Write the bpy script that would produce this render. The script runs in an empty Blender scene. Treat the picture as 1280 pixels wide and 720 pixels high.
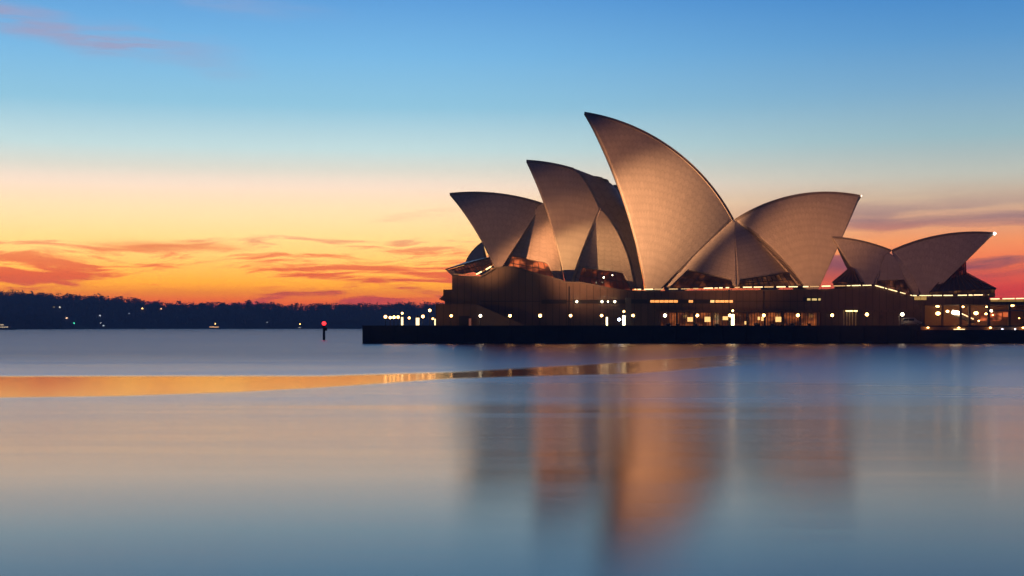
import bpy, bmesh, math, random
from mathutils import Vector, Matrix, noise
random.seed(11)
sc = bpy.context.scene
C = sc.collection
R = math.radians

# ------------------------------------------------------------------ camera
F = 1750.0; HZ = 407.0; CAMH = 4.5            # focal length in photo pixels, horizon row, eye height
cd = bpy.data.cameras.new('camera'); cam = bpy.data.objects.new('camera', cd); C.objects.link(cam)
cam.location = (0, 0, CAMH); cam.rotation_euler = (R(90), 0, 0)
cd.sensor_width = 36; cd.lens = F / 1280 * 36; cd.shift_y = (HZ - 360) / 1280
cd.clip_start = 0.5; cd.clip_end = 30000
sc.camera = cam

def at(x, y, Y):                               # a point of the place at distance Y
    return Vector(((x - 640) * Y / F, Y, CAMH + (HZ - y) * Y / F))

# ------------------------------------------------------------------ exposure
sc.view_settings.view_transform = 'Standard'; sc.view_settings.look = 'None'
sc.view_settings.exposure = 0; sc.view_settings.gamma = 1
sc.cycles.use_denoising = True
sc.cycles.max_bounces = 6; sc.cycles.diffuse_bounces = 2; sc.cycles.glossy_bounces = 3
sc.cycles.volume_bounces = 2; sc.cycles.sample_clamp_indirect = 8.0
sc.cycles.volume_step_rate = 4

def lin(c):
    return tuple((v/255/12.92 if v/255 <= .04045 else ((v/255+.055)/1.055)**2.4) for v in c) + (1,)

# ------------------------------------------------------------------ world: dawn sky
class NT:                                      # small node helper
    def __init__(s, tree): s.t = tree; s.n = tree.nodes; s.l = tree.links
    def new(s, typ, **kw):
        o = s.n.new(typ)
        for k, v in kw.items(): setattr(o, k, v)
        return o
    def put(s, sock, v):
        if isinstance(v, bpy.types.NodeSocket): s.l.new(v, sock)
        else: sock.default_value = v
    def m(s, op, a, b=None, c=None, clamp=False):
        o = s.new('ShaderNodeMath', operation=op, use_clamp=clamp)
        for i, v in enumerate((a, b, c)):
            if v is not None: s.put(o.inputs[i], v)
        return o.outputs[0]
    def ramp(s, fac, stops, interp='LINEAR'):
        o = s.new('ShaderNodeValToRGB'); s.put(o.inputs[0], fac); e = o.color_ramp.elements
        o.color_ramp.interpolation = interp
        while len(e) < len(stops): e.new(0.5)
        for el, (p, c) in zip(e, stops):
            el.position = p; el.color = c if isinstance(c, tuple) else (c, c, c, 1)
        return o.outputs[0]
    def mix(s, fac, a, b, mode='MIX'):
        o = s.new('ShaderNodeMix', data_type='RGBA', blend_type=mode)
        s.put(o.inputs[0], fac); s.put(o.inputs[6], a); s.put(o.inputs[7], b)
        return o.outputs[2]
    def sstep(s, v, a, b, lo=0.0, hi=1.0):
        o = s.new('ShaderNodeMapRange', interpolation_type='SMOOTHSTEP')
        s.put(o.inputs[0], v); s.put(o.inputs[1], a); s.put(o.inputs[2], b); s.put(o.inputs[3], lo); s.put(o.inputs[4], hi)
        return o.outputs[0]
    def noise(s, vec, scale, detail=4, rough=.55, dist=0.0):
        o = s.new('ShaderNodeTexNoise'); s.put(o.inputs['Vector'], vec)
        o.inputs['Scale'].default_value = scale; o.inputs['Detail'].default_value = detail
        o.inputs['Roughness'].default_value = rough; o.inputs['Distortion'].default_value = dist
        return o.outputs[0]
    def xyz(s, x, y, z):
        o = s.new('ShaderNodeCombineXYZ')
        for i, v in enumerate((x, y, z)): s.put(o.inputs[i], v)
        return o.outputs[0]

w = bpy.data.worlds.new('World'); sc.world = w; w.use_nodes = True
W = NT(w.node_tree); W.n.clear()
tc = W.new('ShaderNodeTexCoord'); sp = W.new('ShaderNodeSeparateXYZ'); W.l.new(tc.outputs['Generated'], sp.inputs[0])
dx, dy, dz = sp.outputs
el = W.m('ARCSINE', dz)                        # elevation and azimuth of the sky direction, radians
az = W.m('ARCTAN2', dx, dy)
def T(y): return max(0.0, math.atan((HZ - y) / F) / 0.6)
t = W.m('DIVIDE', el, 0.6, clamp=True)
left = W.ramp(t, [(T(407), lin((235,70,35))), (T(376), lin((252,112,35))), (T(355), (1.25,.50,.02,1)), (T(335), (1.35,.60,.10,1)),
                  (T(300), (1.2,.78,.28,1)), (T(262), (1.15,.81,.48,1)), (T(235), (1.0,.80,.64,1)), (T(212), lin((222,224,214))), (T(188), lin((197,226,230))),
                  (T(135), lin((143,199,227))), (T(70), lin((118,183,230))), (T(0), lin((92,158,220))),
                  (.62, lin((76,98,168))), (1.0, lin((20,28,70)))])
right = W.ramp(t, [(T(407), lin((215,50,35))), (T(362), lin((238,72,48))), (T(335), lin((245,115,65))), (T(305), lin((246,150,95))),
                   (T(280), lin((222,165,128))), (T(255), lin((205,180,155))), (T(225), lin((190,195,186))), (T(180), lin((152,188,200))),
                   (T(120), lin((118,168,205))), (T(60), lin((88,150,205))), (T(0), lin((64,132,200))),
                   (.62, lin((22,66,140))), (1.0, lin((12,26,62)))])
sky = W.mix(W.sstep(az, -0.12, 0.36), left, right)
# stretched cloud bands low over the horizon
warp = W.m('MULTIPLY', W.m('SUBTRACT', W.noise(W.xyz(W.m('MULTIPLY', az, 5.0), W.m('MULTIPLY', el, 10.0), 4.0), 1.0, 3), 0.5), 0.035)
elw = W.m('ADD', W.m('ADD', el, warp), W.m('MULTIPLY', az, -0.03))
c1 = W.noise(W.xyz(W.m('MULTIPLY', az, 9.0), W.m('MULTIPLY', elw, 85.0), 1.7), 1.0, 6, .58, .4)
c2 = W.noise(W.xyz(W.m('MULTIPLY', az, 22.0), W.m('MULTIPLY', elw, 190.0), 9.3), 1.0, 5, .6, .6)
cl = W.m('ADD', W.m('MULTIPLY', c1, 0.58), W.m('MULTIPLY', c2, 0.42))
band = W.ramp(t, [(0.0, 1.0), (T(381), 0.85), (T(368), 0.62), (T(345), 0.86), (T(318), 0.80), (T(300), .60), (T(285), 0.15), (T(262), 0.0), (1.0, 0.0)])
thr = W.m('SUBTRACT', 0.66, W.m('MULTIPLY', band, 0.255))
cm = W.m('MULTIPLY', W.sstep(cl, thr, W.m('ADD', thr, 0.095)), W.m('MULTIPLY', W.sstep(band, 0.02, 0.3), .9))
ccol = W.ramp(t, [(0.0, lin((185,62,66))), (T(374), lin((205,76,70))), (T(345), lin((232,88,48))), (T(318), lin((244,132,72))), (T(290), lin((238,190,140)))])
ccolR = W.ramp(t, [(0.0, lin((205,48,42))), (T(366), lin((215,60,50))), (T(335), lin((140,78,88))), (T(300), lin((205,120,98))), (T(280), lin((158,120,122))), (T(250), lin((190,165,150)))])
rightness = W.sstep(az, 0.10, 0.26)
sky = W.mix(W.m('MULTIPLY', cm, W.m('SUBTRACT', 1.0, rightness)), sky, ccol)
bandR = W.ramp(t, [(0.0, 0.5), (T(368), 0.35), (T(348), 0.8), (T(325), 1.35), (T(304), .7), (T(280), 1.0), (T(262), .8), (T(235), 0.0), (1.0, 0.0)])
cR = W.noise(W.xyz(W.m('MULTIPLY', az, 5.0), W.m('MULTIPLY', elw, 62.0), 21.4), 1.0, 5, .5, .3)
cmR = W.m('MULTIPLY', W.m('MULTIPLY', W.sstep(cR, 0.38, 0.55), bandR), rightness)
sky = W.mix(W.m('MULTIPLY', cmR, 0.97), sky, ccolR)
# a thin mauve streak high on the left
def streak(az0, el0, slope, ha, he, amt, col, base, seed):
    u = W.m('SUBTRACT', az, az0); v = W.m('SUBTRACT', W.m('SUBTRACT', el, el0), W.m('MULTIPLY', u, slope))
    v = W.m('ADD', v, W.m('MULTIPLY', W.m('SUBTRACT', W.noise(W.xyz(W.m('MULTIPLY', az, 9.0), W.m('MULTIPLY', el, 30.0), seed), 1.0, 3), .5), he*2.2))
    g = W.m('MULTIPLY', W.sstep(W.m('ABSOLUTE', u), ha*.2, ha, 1.0, 0.0), W.sstep(W.m('ABSOLUTE', v), 0.0, he, 1.0, 0.0))
    n = W.noise(W.xyz(W.m('MULTIPLY', az, 14.0), W.m('MULTIPLY', el, 160.0), seed+5), 1.0, 5, .6)
    g = W.m('MULTIPLY', W.m('MULTIPLY', g, W.sstep(n, 0.25, 0.65)), amt)
    return W.mix(g, base, col)
def azof(x): return math.atan((x-640)/F)
def elof(y): return math.atan((HZ-y)/F)
sky = streak(azof(80), elof(56), -0.13, 0.15, 0.017, .85, lin((158,156,190)), sky, 3.0)
sky = streak(azof(230), elof(5), -0.10, 0.13, 0.010, .35, lin((165,165,195)), sky, 7.0)
sky = streak(azof(520), elof(268), 0.12, 0.04, 0.004, .9, lin((236,190,150)), sky, 13.0)
sky = streak(azof(210), elof(308), 0.0, 0.075, 0.006, 1.0, lin((240,140,80)), sky, 17.0)
comp = W.ramp(t, [(0.0, 1.0), (T(372), 1.0), (T(350), .73), (T(335), .62), (T(300), .49), (T(250), .415), (T(190), .375), (1.0, .32)])
sky = W.mix(1.0, sky, W.mix(1.0, comp, (3.35,3.25,3.15,1), 'MULTIPLY'), 'MULTIPLY')   # the air in front dims the low sky
# the west, behind the camera, is still night-blue
west = W.sstep(W.m('COSINE', az), 0.15, 0.92)
sky = W.mix(west, W.ramp(t, [(0.0, lin((22,24,38))), (.5, lin((16,22,44))), (1.0, lin((14,24,60)))]), sky)
sky = W.mix(W.sstep(el, -0.03, -0.001), lin((30,45,80)), sky)
ns = W.new('ShaderNodeTexSky', sky_type='NISHITA', sun_disc=False); ns.sun_elevation = R(-2.0); ns.sun_rotation = R(-12)
bg1 = W.new('ShaderNodeBackground'); W.put(bg1.inputs[0], sky); bg1.inputs[1].default_value = 1.0
bg2 = W.new('ShaderNodeBackground'); W.put(bg2.inputs[0], ns.outputs[0]); bg2.inputs[1].default_value = 0.02
ad = W.new('ShaderNodeAddShader'); W.l.new(bg1.outputs[0], ad.inputs[0]); W.l.new(bg2.outputs[0], ad.inputs[1])
wo = W.new('ShaderNodeOutputWorld'); W.l.new(ad.outputs[0], wo.inputs[0])

# ------------------------------------------------------------------ floodlights on the far wharf roofs, aimed at the shells, plus an added podium fill
def spot(name, loc, target, size, power, col, blend=1.0, rad=1.5, sx=1.0):
    l = bpy.data.lights.new(name, 'SPOT'); l.energy = power*0.97; l.color = col; l.spot_size = R(size); l.spot_blend = blend; l.shadow_soft_size = rad
    o = bpy.data.objects.new(name, l); C.objects.link(o); o.location = loc
    o.rotation_euler = (Vector(target) - Vector(loc)).to_track_quat('-Z', 'Y').to_euler()
    o.scale = (sx, 1, 1)
    return o
SOD = (1.0, 0.56, 0.27)
FP = (-95, 40, 22); FL = (-330, 170, 26)
SOD = (1.0, 0.50, 0.20)
FM = (-290, 110, 26); DIM = (1.0, 0.41, 0.165)
spot('floodlight', FM, at(824, 280, 396), 7.6, 3.9e7, (1.0, 0.47, 0.21), sx=.40)
spot('floodlight', FM, at(818, 198, 400), 10.0, 7.6e6, DIM, sx=.40)
spot('floodlight', FL, at(694, 296, 394), 4.6, 7.0e6, DIM, sx=.45)
spot('floodlight', FL, at(710, 319, 391), 3.2, 3.0e7, SOD, sx=.40)
spot('floodlight', FL, at(688, 245, 394), 6.4, 2.8e6, DIM, sx=.5)
spot('floodlight', FM, at(1010, 302, 396), 6.2, 1.2e7, DIM, sx=.64)
spot('floodlight', FL, at(612, 290, 394), 6.0, 1.9e6, DIM, sx=.7)
spot('floodlight', FL, at(664, 315, 394), 3.4, 2.0e7, DIM, sx=.42)
spot('floodlight', FP, at(1135, 322, 388), 9, 1.3e6, (1.0, 0.40, 0.24))
spot('floodlight', FL, at(620, 372, 377), 4.5, 0.7e6, (1.0, .62, .22))  # added fill to brighten the podium's left end, no shell floodlight

# ------------------------------------------------------------------ materials
MATS = {}
def mat(name, col=(.5,.5,.5), rough=.6, metal=0.0, emit=None, es=0.0, var=0.15, vscale=.4, spec=.5, bump=0.0):
    if name in MATS: return MATS[name]
    m = bpy.data.materials.new(name); m.use_nodes = True; N = NT(m.node_tree)
    b = N.n['Principled BSDF']
    g = N.new('ShaderNodeNewGeometry')
    n = N.noise(g.outputs['Position'], vscale, 5, .6)
    f = N.m('ADD', N.m('MULTIPLY', n, var*2), 1-var)
    cc = N.mix(1.0, tuple(col)+(1,), N.xyz(f, f, f), 'MULTIPLY')
    N.put(b.inputs['Base Color'], cc)
    b.inputs['Roughness'].default_value = rough; b.inputs['Metallic'].default_value = metal
    b.inputs['Specular IOR Level'].default_value = spec
    if emit: b.inputs['Emission Color'].default_value = tuple(emit)+(1,); b.inputs['Emission Strength'].default_value = es
    if bump:
        bn = N.new('ShaderNodeBump'); N.put(bn.inputs['Height'], n); bn.inputs['Strength'].default_value = bump; bn.inputs['Distance'].default_value = .1
        N.l.new(bn.outputs[0], b.inputs['Normal'])
    MATS[name] = m; return m

def tile_mat():
    m = bpy.data.materials.new('ceramic_tiles'); m.use_nodes = True; N = NT(m.node_tree); b = N.n['Principled BSDF']
    uv = N.new('ShaderNodeUVMap'); s = N.new('ShaderNodeSeparateXYZ'); N.l.new(uv.outputs[0], s.inputs[0])
    u, v = s.outputs[0], s.outputs[1]          # u counts ribs, v counts tile lids up a rib
    def line(x, wd):
        fr = N.m('FRACT', x); d = N.m('MINIMUM', fr, N.m('SUBTRACT', 1.0, fr))
        return N.sstep(d, 0.0, wd, 1.0, 0.0)
    chev = N.m('ADD', v, N.m('MULTIPLY', N.m('ABSOLUTE', N.m('SUBTRACT', N.m('FRACT', u), .5)), 0.9))
    seam = N.m('MAXIMUM', N.m('MULTIPLY', line(u, .10), .8), N.m('MULTIPLY', line(chev, .15), 1.0))
    wn = N.new('ShaderNodeTexWhiteNoise', noise_dimensions='2D')
    N.l.new(N.xyz(N.m('FLOOR', u), N.m('FLOOR', chev), 0), wn.inputs['Vector'])
    g = N.new('ShaderNodeNewGeometry')
    st = N.noise(g.outputs['Position'], .09, 6, .62)
    f = N.m('ADD', .90, N.m('MULTIPLY', wn.outputs[0], .12))
    f = N.m('MULTIPLY', f, N.m('ADD', .91, N.m('MULTIPLY', st, .18)))
    f = N.m('MULTIPLY', f, N.m('SUBTRACT', 1.0, N.m('MULTIPLY', seam, .22)))
    N.put(b.inputs['Base Color'], N.mix(1.0, (.62,.56,.49,1), N.xyz(f, f, f), 'MULTIPLY'))
    N.put(b.inputs['Roughness'], N.m('ADD', .58, N.m('MULTIPLY', wn.outputs[0], .15)))
    b.inputs['Specular IOR Level'].default_value = .22
    return m
TILE = tile_mat()
CONC = mat('shell_concrete', (.30,.26,.22), .8, var=.12)
RIB = mat('rib_concrete', (.22,.19,.17), .75)
def panel_mat(name, col, pitch=1.8, hp=0):
    m = bpy.data.materials.new(name); m.use_nodes = True; N = NT(m.node_tree); b = N.n['Principled BSDF']
    g = N.new('ShaderNodeNewGeometry'); s = N.new('ShaderNodeSeparateXYZ'); N.l.new(g.outputs['Position'], s.inputs[0])
    fr = N.m('FRACT', N.m('DIVIDE', s.outputs[0], pitch)); d = N.m('MINIMUM', fr, N.m('SUBTRACT', 1.0, fr))
    l = N.sstep(d, .02, .07, 1.0, 0.0)
    wn = N.new('ShaderNodeTexWhiteNoise', noise_dimensions='1D'); N.put(wn.inputs['W'], N.m('FLOOR', N.m('DIVIDE', s.outputs[0], pitch)))
    n = N.noise(N.xyz(N.m('MULTIPLY', s.outputs[0], .6), s.outputs[1], N.m('MULTIPLY', s.outputs[2], .45)), .5, 5, .6)
    f = N.m('MULTIPLY', N.m('ADD', .9, N.m('MULTIPLY', wn.outputs[0], .16)), N.m('ADD', .75, N.m('MULTIPLY', n, .5)))
    f = N.m('MULTIPLY', f, N.m('SUBTRACT', 1.0, N.m('MULTIPLY', l, .6)))
    N.put(b.inputs['Base Color'], N.mix(1.0, tuple(col)+(1,), N.xyz(f, f, f), 'MULTIPLY'))
    b.inputs['Roughness'].default_value = .85; b.inputs['Specular IOR Level'].default_value = .2
    return m
PODIUM = panel_mat('podium_granite', (.15,.10,.075), 1.83)
DARK = mat('shade_black', (.02,.017,.015), .8)  # near-black colour standing for recess shade; dark tubs use it too
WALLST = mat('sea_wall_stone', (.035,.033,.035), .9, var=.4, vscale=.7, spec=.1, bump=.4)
PAVE = mat('paving_granite', (.14,.115,.10), .7, var=.2)
BRONZE = mat('bronze', (.06,.035,.02), .5, .6)
BLACK = mat('black_metal', (.02,.02,.022), .5, .5)
CAPM = mat('coping', (.12,.09,.07), .8)

def glass_mat(name, glow, strength, scale=.5, thr=(.45,.7), seed=0.0):   # glazing with lit rooms behind it
    m = bpy.data.materials.new(name); m.use_nodes = True; N = NT(m.node_tree); b = N.n['Principled BSDF']
    g = N.new('ShaderNodeNewGeometry'); s = N.new('ShaderNodeSeparateXYZ'); N.l.new(g.outputs['Position'], s.inputs[0])
    n = N.noise(N.xyz(s.outputs[0], seed, N.m('MULTIPLY', s.outputs[2], 1.3)), scale*.55, 2, .5)
    k = N.m('MULTIPLY', N.m('POWER', N.sstep(n, thr[0], thr[1]), 1.5), strength)
    b.inputs['Base Color'].default_value = (.035,.018,.01,1); b.inputs['Roughness'].default_value = .12
    b.inputs['Emission Color'].default_value = tuple(glow)+(1,); N.put(b.inputs['Emission Strength'], N.m('ADD', k, strength*.06))
    return m
GLASS = glass_mat('foyer_glass', (1.0,.22,.05), .35)
SHOPG = glass_mat('shop_glass', (1.0,.24,.05), .55, .55, (.35,.8), 4.0)
def lamp_mat(name, col, s): return mat(name, (.8,.8,.8), .5, emit=col, es=s)
L_WARM = lamp_mat('lamp_warm', (1,.50,.15), 14)
L_ORANGE = lamp_mat('lamp_orange', (1,.42,.11), 15)
L_WHITE = lamp_mat('lamp_white', (1,.82,.52), 13)
L_BLUE = lamp_mat('lamp_cool', (.7,.78,1), 14)
L_STRIP = lamp_mat('strip_warm', (1,.72,.34), 2.6)
L_PILL = lamp_mat('pillar_light', (1,.80,.42), 9); L_PILL_SOFT = lamp_mat('pillar_light_soft', (1,.72,.36), 2.6)
W_OR = lamp_mat('window_orange', (1,.36,.07), 1.5)
W_AM = lamp_mat('window_amber', (1,.55,.18), 1.6)
W_YE = lamp_mat('window_yellow', (1,.72,.24), .8)

# ------------------------------------------------------------------ object helpers
def link(name, bm, m, parent=None, smooth=False):
    me = bpy.data.meshes.new(name); bm.normal_update(); bm.to_mesh(me); bm.free()
    o = bpy.data.objects.new(name, me); C.objects.link(o)
    for x in (m if isinstance(m, (list, tuple)) else [m]): me.materials.append(x)
    if smooth:
        for p in me.polygons: p.use_smooth = True
    if parent:
        o.parent = parent; o.location = -parent.location if parent.parent is None else (0,0,0)
    return o
def tag(o, label, cat, group=None):
    o['label'] = label; o['category'] = cat
    if group: o['group'] = group
    return o
def thing(name, loc, label, cat, group=None):
    o = bpy.data.objects.new(name, None); C.objects.link(o); o.location = loc; o.empty_display_size = .5
    return tag(o, label, cat, group)
def struct(o, kind='structure'): o['kind'] = kind; return o
def box(bm, x0, x1, y0, y1, z0, z1):
    v = [bm.verts.new((x, y, z)) for x in (x0, x1) for y in (y0, y1) for z in (z0, z1)]
    for f in ((0,1,3,2),(4,6,7,5),(0,4,5,1),(2,3,7,6),(0,2,6,4),(1,5,7,3)): bm.faces.new([v[i] for i in f])
def prism(bm, pts, Yf, Yb, tx=0.0):            # outline (photo px at distance Yf) extruded straight back to Yb
    a = [bm.verts.new(at(x, y, Yf)) for x, y in pts]
    b = [bm.verts.new(v.co + Vector((0, Yb - Yf, 0))) for v in a]
    bm.faces.new(a[::-1]); bm.faces.new(b)
    n = len(a)
    for i in range(n): bm.faces.new((a[i], a[(i+1)%n], b[(i+1)%n], b[i]))
    bmesh.ops.recalc_face_normals(bm, faces=bm.faces)
def tube(bm, pts, r, seg=6, r2=None):
    pts = [Vector(p) for p in pts]; rings = []
    for i, p in enumerate(pts):
        d = (pts[min(i+1, len(pts)-1)] - pts[max(i-1, 0)]).normalized()
        s = d.cross(Vector((0,0,1)));  s = s.normalized() if s.length > 1e-3 else Vector((1,0,0))
        u = s.cross(d); rr = r if r2 is None else r + (r2-r)*i/(len(pts)-1)
        rings.append([bm.verts.new(p + rr*(math.cos(6.2832*k/seg)*s + math.sin(6.2832*k/seg)*u)) for k in range(seg)])
    for a, b in zip(rings, rings[1:]):
        for k in range(seg): bm.faces.new((a[k], a[(k+1)%seg], b[(k+1)%seg], b[k]))
    bm.faces.new(rings[0][::-1]); bm.faces.new(rings[-1])
def ball(bm, c, r, u=12, v=8, sz=1.0):
    res = bmesh.ops.create_uvsphere(bm, u_segments=u, v_segments=v, radius=r)
    for x in res['verts']: x.co.z *= sz; x.co += Vector(c)
def shellgrid(bm, P, N_, UV, th):              # a curved sheet with thickness th behind its outer face
    ni, nj = len(P), len(P[0]); uvl = bm.loops.layers.uv.verify()
    A = [[bm.verts.new(P[i][j]) for j in range(nj)] for i in range(ni)]
    B = [[bm.verts.new(P[i][j] - N_[i][j]*th) for j in range(nj)] for i in range(ni)]
    def q(vs, uvs, mi=0):
        if len(set(vs)) < 4: return
        try: f = bm.faces.new(vs)
        except ValueError: return
        f.material_index = mi; f.smooth = (mi == 0)
        for l, c in zip(f.loops, uvs): l[uvl].uv = c
    for i in range(ni-1):
        for j in range(nj-1):
            idx = ((i,j),(i+1,j),(i+1,j+1),(i,j+1))
            q([A[a][b] for a, b in idx], [UV[a][b] for a, b in idx])
            q([B[a][b] for a, b in idx[::-1]], [UV[a][b] for a, b in idx[::-1]], 1)
    z = [(0,0)]*4
    for i in range(ni-1):
        q([A[i][0], B[i][0], B[i+1][0], A[i+1][0]], z, 1); q([A[i][-1], A[i+1][-1], B[i+1][-1], B[i][-1]], z, 1)
    for j in range(nj-1):
        q([A[0][j], A[0][j+1], B[0][j+1], B[0][j]], z, 1); q([A[-1][j], B[-1][j], B[-1][j+1], A[-1][j+1]], z, 1)

# ---- spherical shells: every half shell is a fan of ribs on one sphere, from its pedestal up to the ridge
def circle3(a, b, c):
    ax, ay = a; bx, by = b; cx, cy = c
    d = 2*(ax*(by-cy)+bx*(cy-ay)+cx*(ay-by))
    ux = ((ax*ax+ay*ay)*(by-cy)+(bx*bx+by*by)*(cy-ay)+(cx*cx+cy*cy)*(ay-by))/d
    uy = ((ax*ax+ay*ay)*(cx-bx)+(bx*bx+by*by)*(ax-cx)+(cx*cx+cy*cy)*(bx-ax))/d
    return ux, uy, math.hypot(ax-ux, ay-uy)
def raysphere(x, y, Cn, Rs):
    d = Vector(((x-640)/F, 1, (HZ-y)/F)); o = Vector((0,0,CAMH)) - Cn
    a = d.dot(d); b = o.dot(d); c = o.dot(o)-Rs*Rs; D = b*b-a*c
    if D < 0: D = 0
    k = (-b - math.sqrt(D))/a
    return Vector((0,0,CAMH)) + d*k
def arc(Pp, Q, Cn, Rs, phi, n):                # arc P->Q on the sphere; phi tilts its plane off the great circle
    ax = (Q-Pp).normalized(); nn = (Pp-Cn).cross(Q-Cn).normalized()
    nn = Matrix.Rotation(phi, 3, ax) @ nn
    c = Cn + nn*(Pp-Cn).dot(nn)
    a = Pp-c; b = Q-c; ang = a.angle(b); e1 = a.normalized(); e2 = (b - e1*b.dot(e1)).normalized(); r = a.length
    return [c + r*(math.cos(ang*k/n)*e1 + math.sin(ang*k/n)*e2) for k in range(n+1)]
def fitphi(Pp, Q, Cn, Rs, via):
    if via is None: return 0.0
    best = (1e9, 0)
    for k in range(-80, 81):
        phi = k/80*1.2
        for p in arc(Pp, Q, Cn, Rs, phi, 24):
            x = 640+F*p.x/p.y; y = HZ-F*(p.z-CAMH)/p.y
            d = math.hypot(x-via[0], y-via[1])
            if d < best[0]: best = (d, phi)
    return best[1]
INFO = {}
def fan(key, parent, tip, mid, end, pole, Ym, Yp, rimvia=None, rearvia=None, ribs=22, th=1.0, ns=56, nt=60, name='shell', r0=.04, extra=None, k=.095):
    T0, M0, E0 = at(*tip, Ym), at(*mid, Ym), at(*end, Ym)
    cx, cz, r = circle3((T0.x,T0.z), (M0.x,M0.z), (E0.x,E0.z))
    Pp = at(*pole, Yp); a2 = (Pp.x-cx)**2+(Pp.z-cz)**2; wd = Ym-Yp
    D = (r*r-a2-wd*wd)/(2*wd)
    Rs = math.sqrt(D*D+r*r); Cn = Vector((cx, Ym+D, cz))
    print('FAN', key, 'r', round(r,1), 'D', round(D,1), 'Rs', round(Rs,1))
    a0 = math.atan2(T0.z-cz, T0.x-cx); a1 = math.atan2(E0.z-cz, E0.x-cx)
    while a1-a0 > math.pi: a1 -= 2*math.pi
    while a0-a1 > math.pi: a1 += 2*math.pi
    p0 = fitphi(Pp, T0, Cn, Rs, rimvia); p1 = fitphi(Pp, E0, Cn, Rs, rearvia)
    print('   phi', round(p0,2), round(p1,2))
    P, NN, UV = [], [], []
    tops = [Vector((cx+r*math.cos(a0+(a1-a0)*i/ns), Ym, cz+r*math.sin(a0+(a1-a0)*i/ns))) for i in range(ns+1)]
    if extra:                                  # the ridge stops early and the rear lip turns down over the sphere
        tops = [p for p in tops if 640+F*p.x/p.y < extra[0][0]-1] if extra[0][0] < end[0]-2 else tops[:-1]
        nr = len(tops)
        ex = smooth([(x, y, 0) for x, y in extra], 24)
        tops += [raysphere(e.x, e.y, Cn, Rs) for e in ex]
    else: nr = len(tops)-1
    ns = len(tops)-1
    if extra: p1 = fitphi(Pp, tops[-1], Cn, Rs, rearvia)
    for i in range(ns+1):
        s = i/ns; Q = tops[i]
        row = arc(Pp, Q, Cn, Rs, p0+(p1-p0)*s, nt)
        k0 = int(r0*nt); row = row[k0:]
        L = [0.0]
        for u, v in zip(row, row[1:]): L.append(L[-1]+(v-u).length)
        P.append(row); NN.append([(p-Cn).normalized() for p in row]); UV.append([(s*ribs, l/2.3) for l in L])
    bm = bmesh.new(); shellgrid(bm, P, NN, UV, th)
    bm2 = bmesh.new()
    PM = [[Vector((p.x+2*k*(Ym-p.y), 2*Ym-p.y, p.z)) for p in row] for row in P][::-1]
    NM = [[Vector((n.x, -n.y, n.z)) for n in row] for row in NN][::-1]
    shellgrid(bm, PM, NM, UV[::-1], th)
    o = link(name, bm, [TILE, CONC], parent)
    bm2 = bmesh.new(); tube(bm2, [row[-1]-Vector((0,0,.08)) for row in P[:nr+1]], .2, 6)
    rb = link('ridge_rib', bm2, RIB, o)
    INFO[key] = dict(C=Cn, R=Rs, P=P)
    return o
def sph3(p1, p2, p3, Rr):
    a, b = p2-p1, p3-p1; n = a.cross(b)
    cc = p1 + (n.cross(a)*b.length_squared + b.cross(n)*a.length_squared)/(2*n.length_squared)
    rr = (p1-cc).length; Rr = max(Rr, rr*1.02); n.normalize()
    if n.y < 0: n = -n
    return cc + n*math.sqrt(Rr*Rr-rr*rr), Rr
def poly(pts, n):                              # resample a polyline evenly
    pts = [Vector(p) for p in pts]; L = [0]
    for a, b in zip(pts, pts[1:]): L.append(L[-1]+(b-a).length)
    out = []
    for k in range(n+1):
        d = L[-1]*k/n; i = 0
        while i < len(L)-2 and L[i+1] < d: i += 1
        f = (d-L[i])/max(L[i+1]-L[i], 1e-9); out.append(pts[i].lerp(pts[i+1], min(max(f,0),1)))
    return out
def smooth(pts, n=40):                         # catmull-rom through the points
    pts = [Vector(p) for p in pts]; q = [2*pts[0]-pts[1]]+pts+[2*pts[-1]-pts[-2]]; out = []
    for i in range(1, len(q)-2):
        for k in range(8):
            s = k/8; a, b, c, d = q[i-1:i+3]
            out.append(.5*((2*b)+(c-a)*s+(2*a-5*b+4*c-d)*s*s+(3*b-a-3*c+d)*s**3))
    out.append(pts[-1]); return poly(out, n)
def coons(L, Rt, Tp, Bt):                      # L, Rt run top->bottom; Tp, Bt run left->right
    ni, nj = len(Tp)-1, len(L)-1; G = []
    for i in range(ni+1):
        s = i/ni; row = []
        for j in range(nj+1):
            t_ = j/nj
            row.append((1-s)*L[j]+s*Rt[j]+(1-t_)*Tp[i]+t_*Bt[i]-((1-s)*(1-t_)*Tp[0]+s*(1-t_)*Tp[-1]+(1-s)*t_*Bt[0]+s*t_*Bt[-1]))
        G.append(row)
    return G
def side(parent, Lp, Rp, Tp, Bp, corners, Rr=70, name='side_shell', th=.6, nu=8, m=None, n=30, key=None):
    """A sheet on the sphere through three corner points (px, py, distance), outlined by its four edges."""
    Cn, Rs = sph3(*[at(*c) for c in corners], Rr)
    G = coons(smooth(Lp, n), smooth(Rp, n), smooth(Tp, n) if len(Tp) > 1 else [Vector(Tp[0])]*(n+1), poly(Bp, n))
    P = [[raysphere(g.x, g.y, Cn, Rs) for g in row] for row in G]
    if key: INFO[key] = dict(L=P[0], Rt=P[-1])
    NN = [[(p-Cn).normalized() for p in row] for row in P]
    UV = [[(i/n*nu, j/n*14) for j in range(n+1)] for i in range(n+1)]
    bm = bmesh.new(); shellgrid(bm, [r[::-1] for r in P], [r[::-1] for r in NN], [r[::-1] for r in UV], th)
    bmesh.ops.remove_doubles(bm, verts=bm.verts, dist=1e-4)
    return link(name, bm, m or [TILE, CONC], parent)
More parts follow.
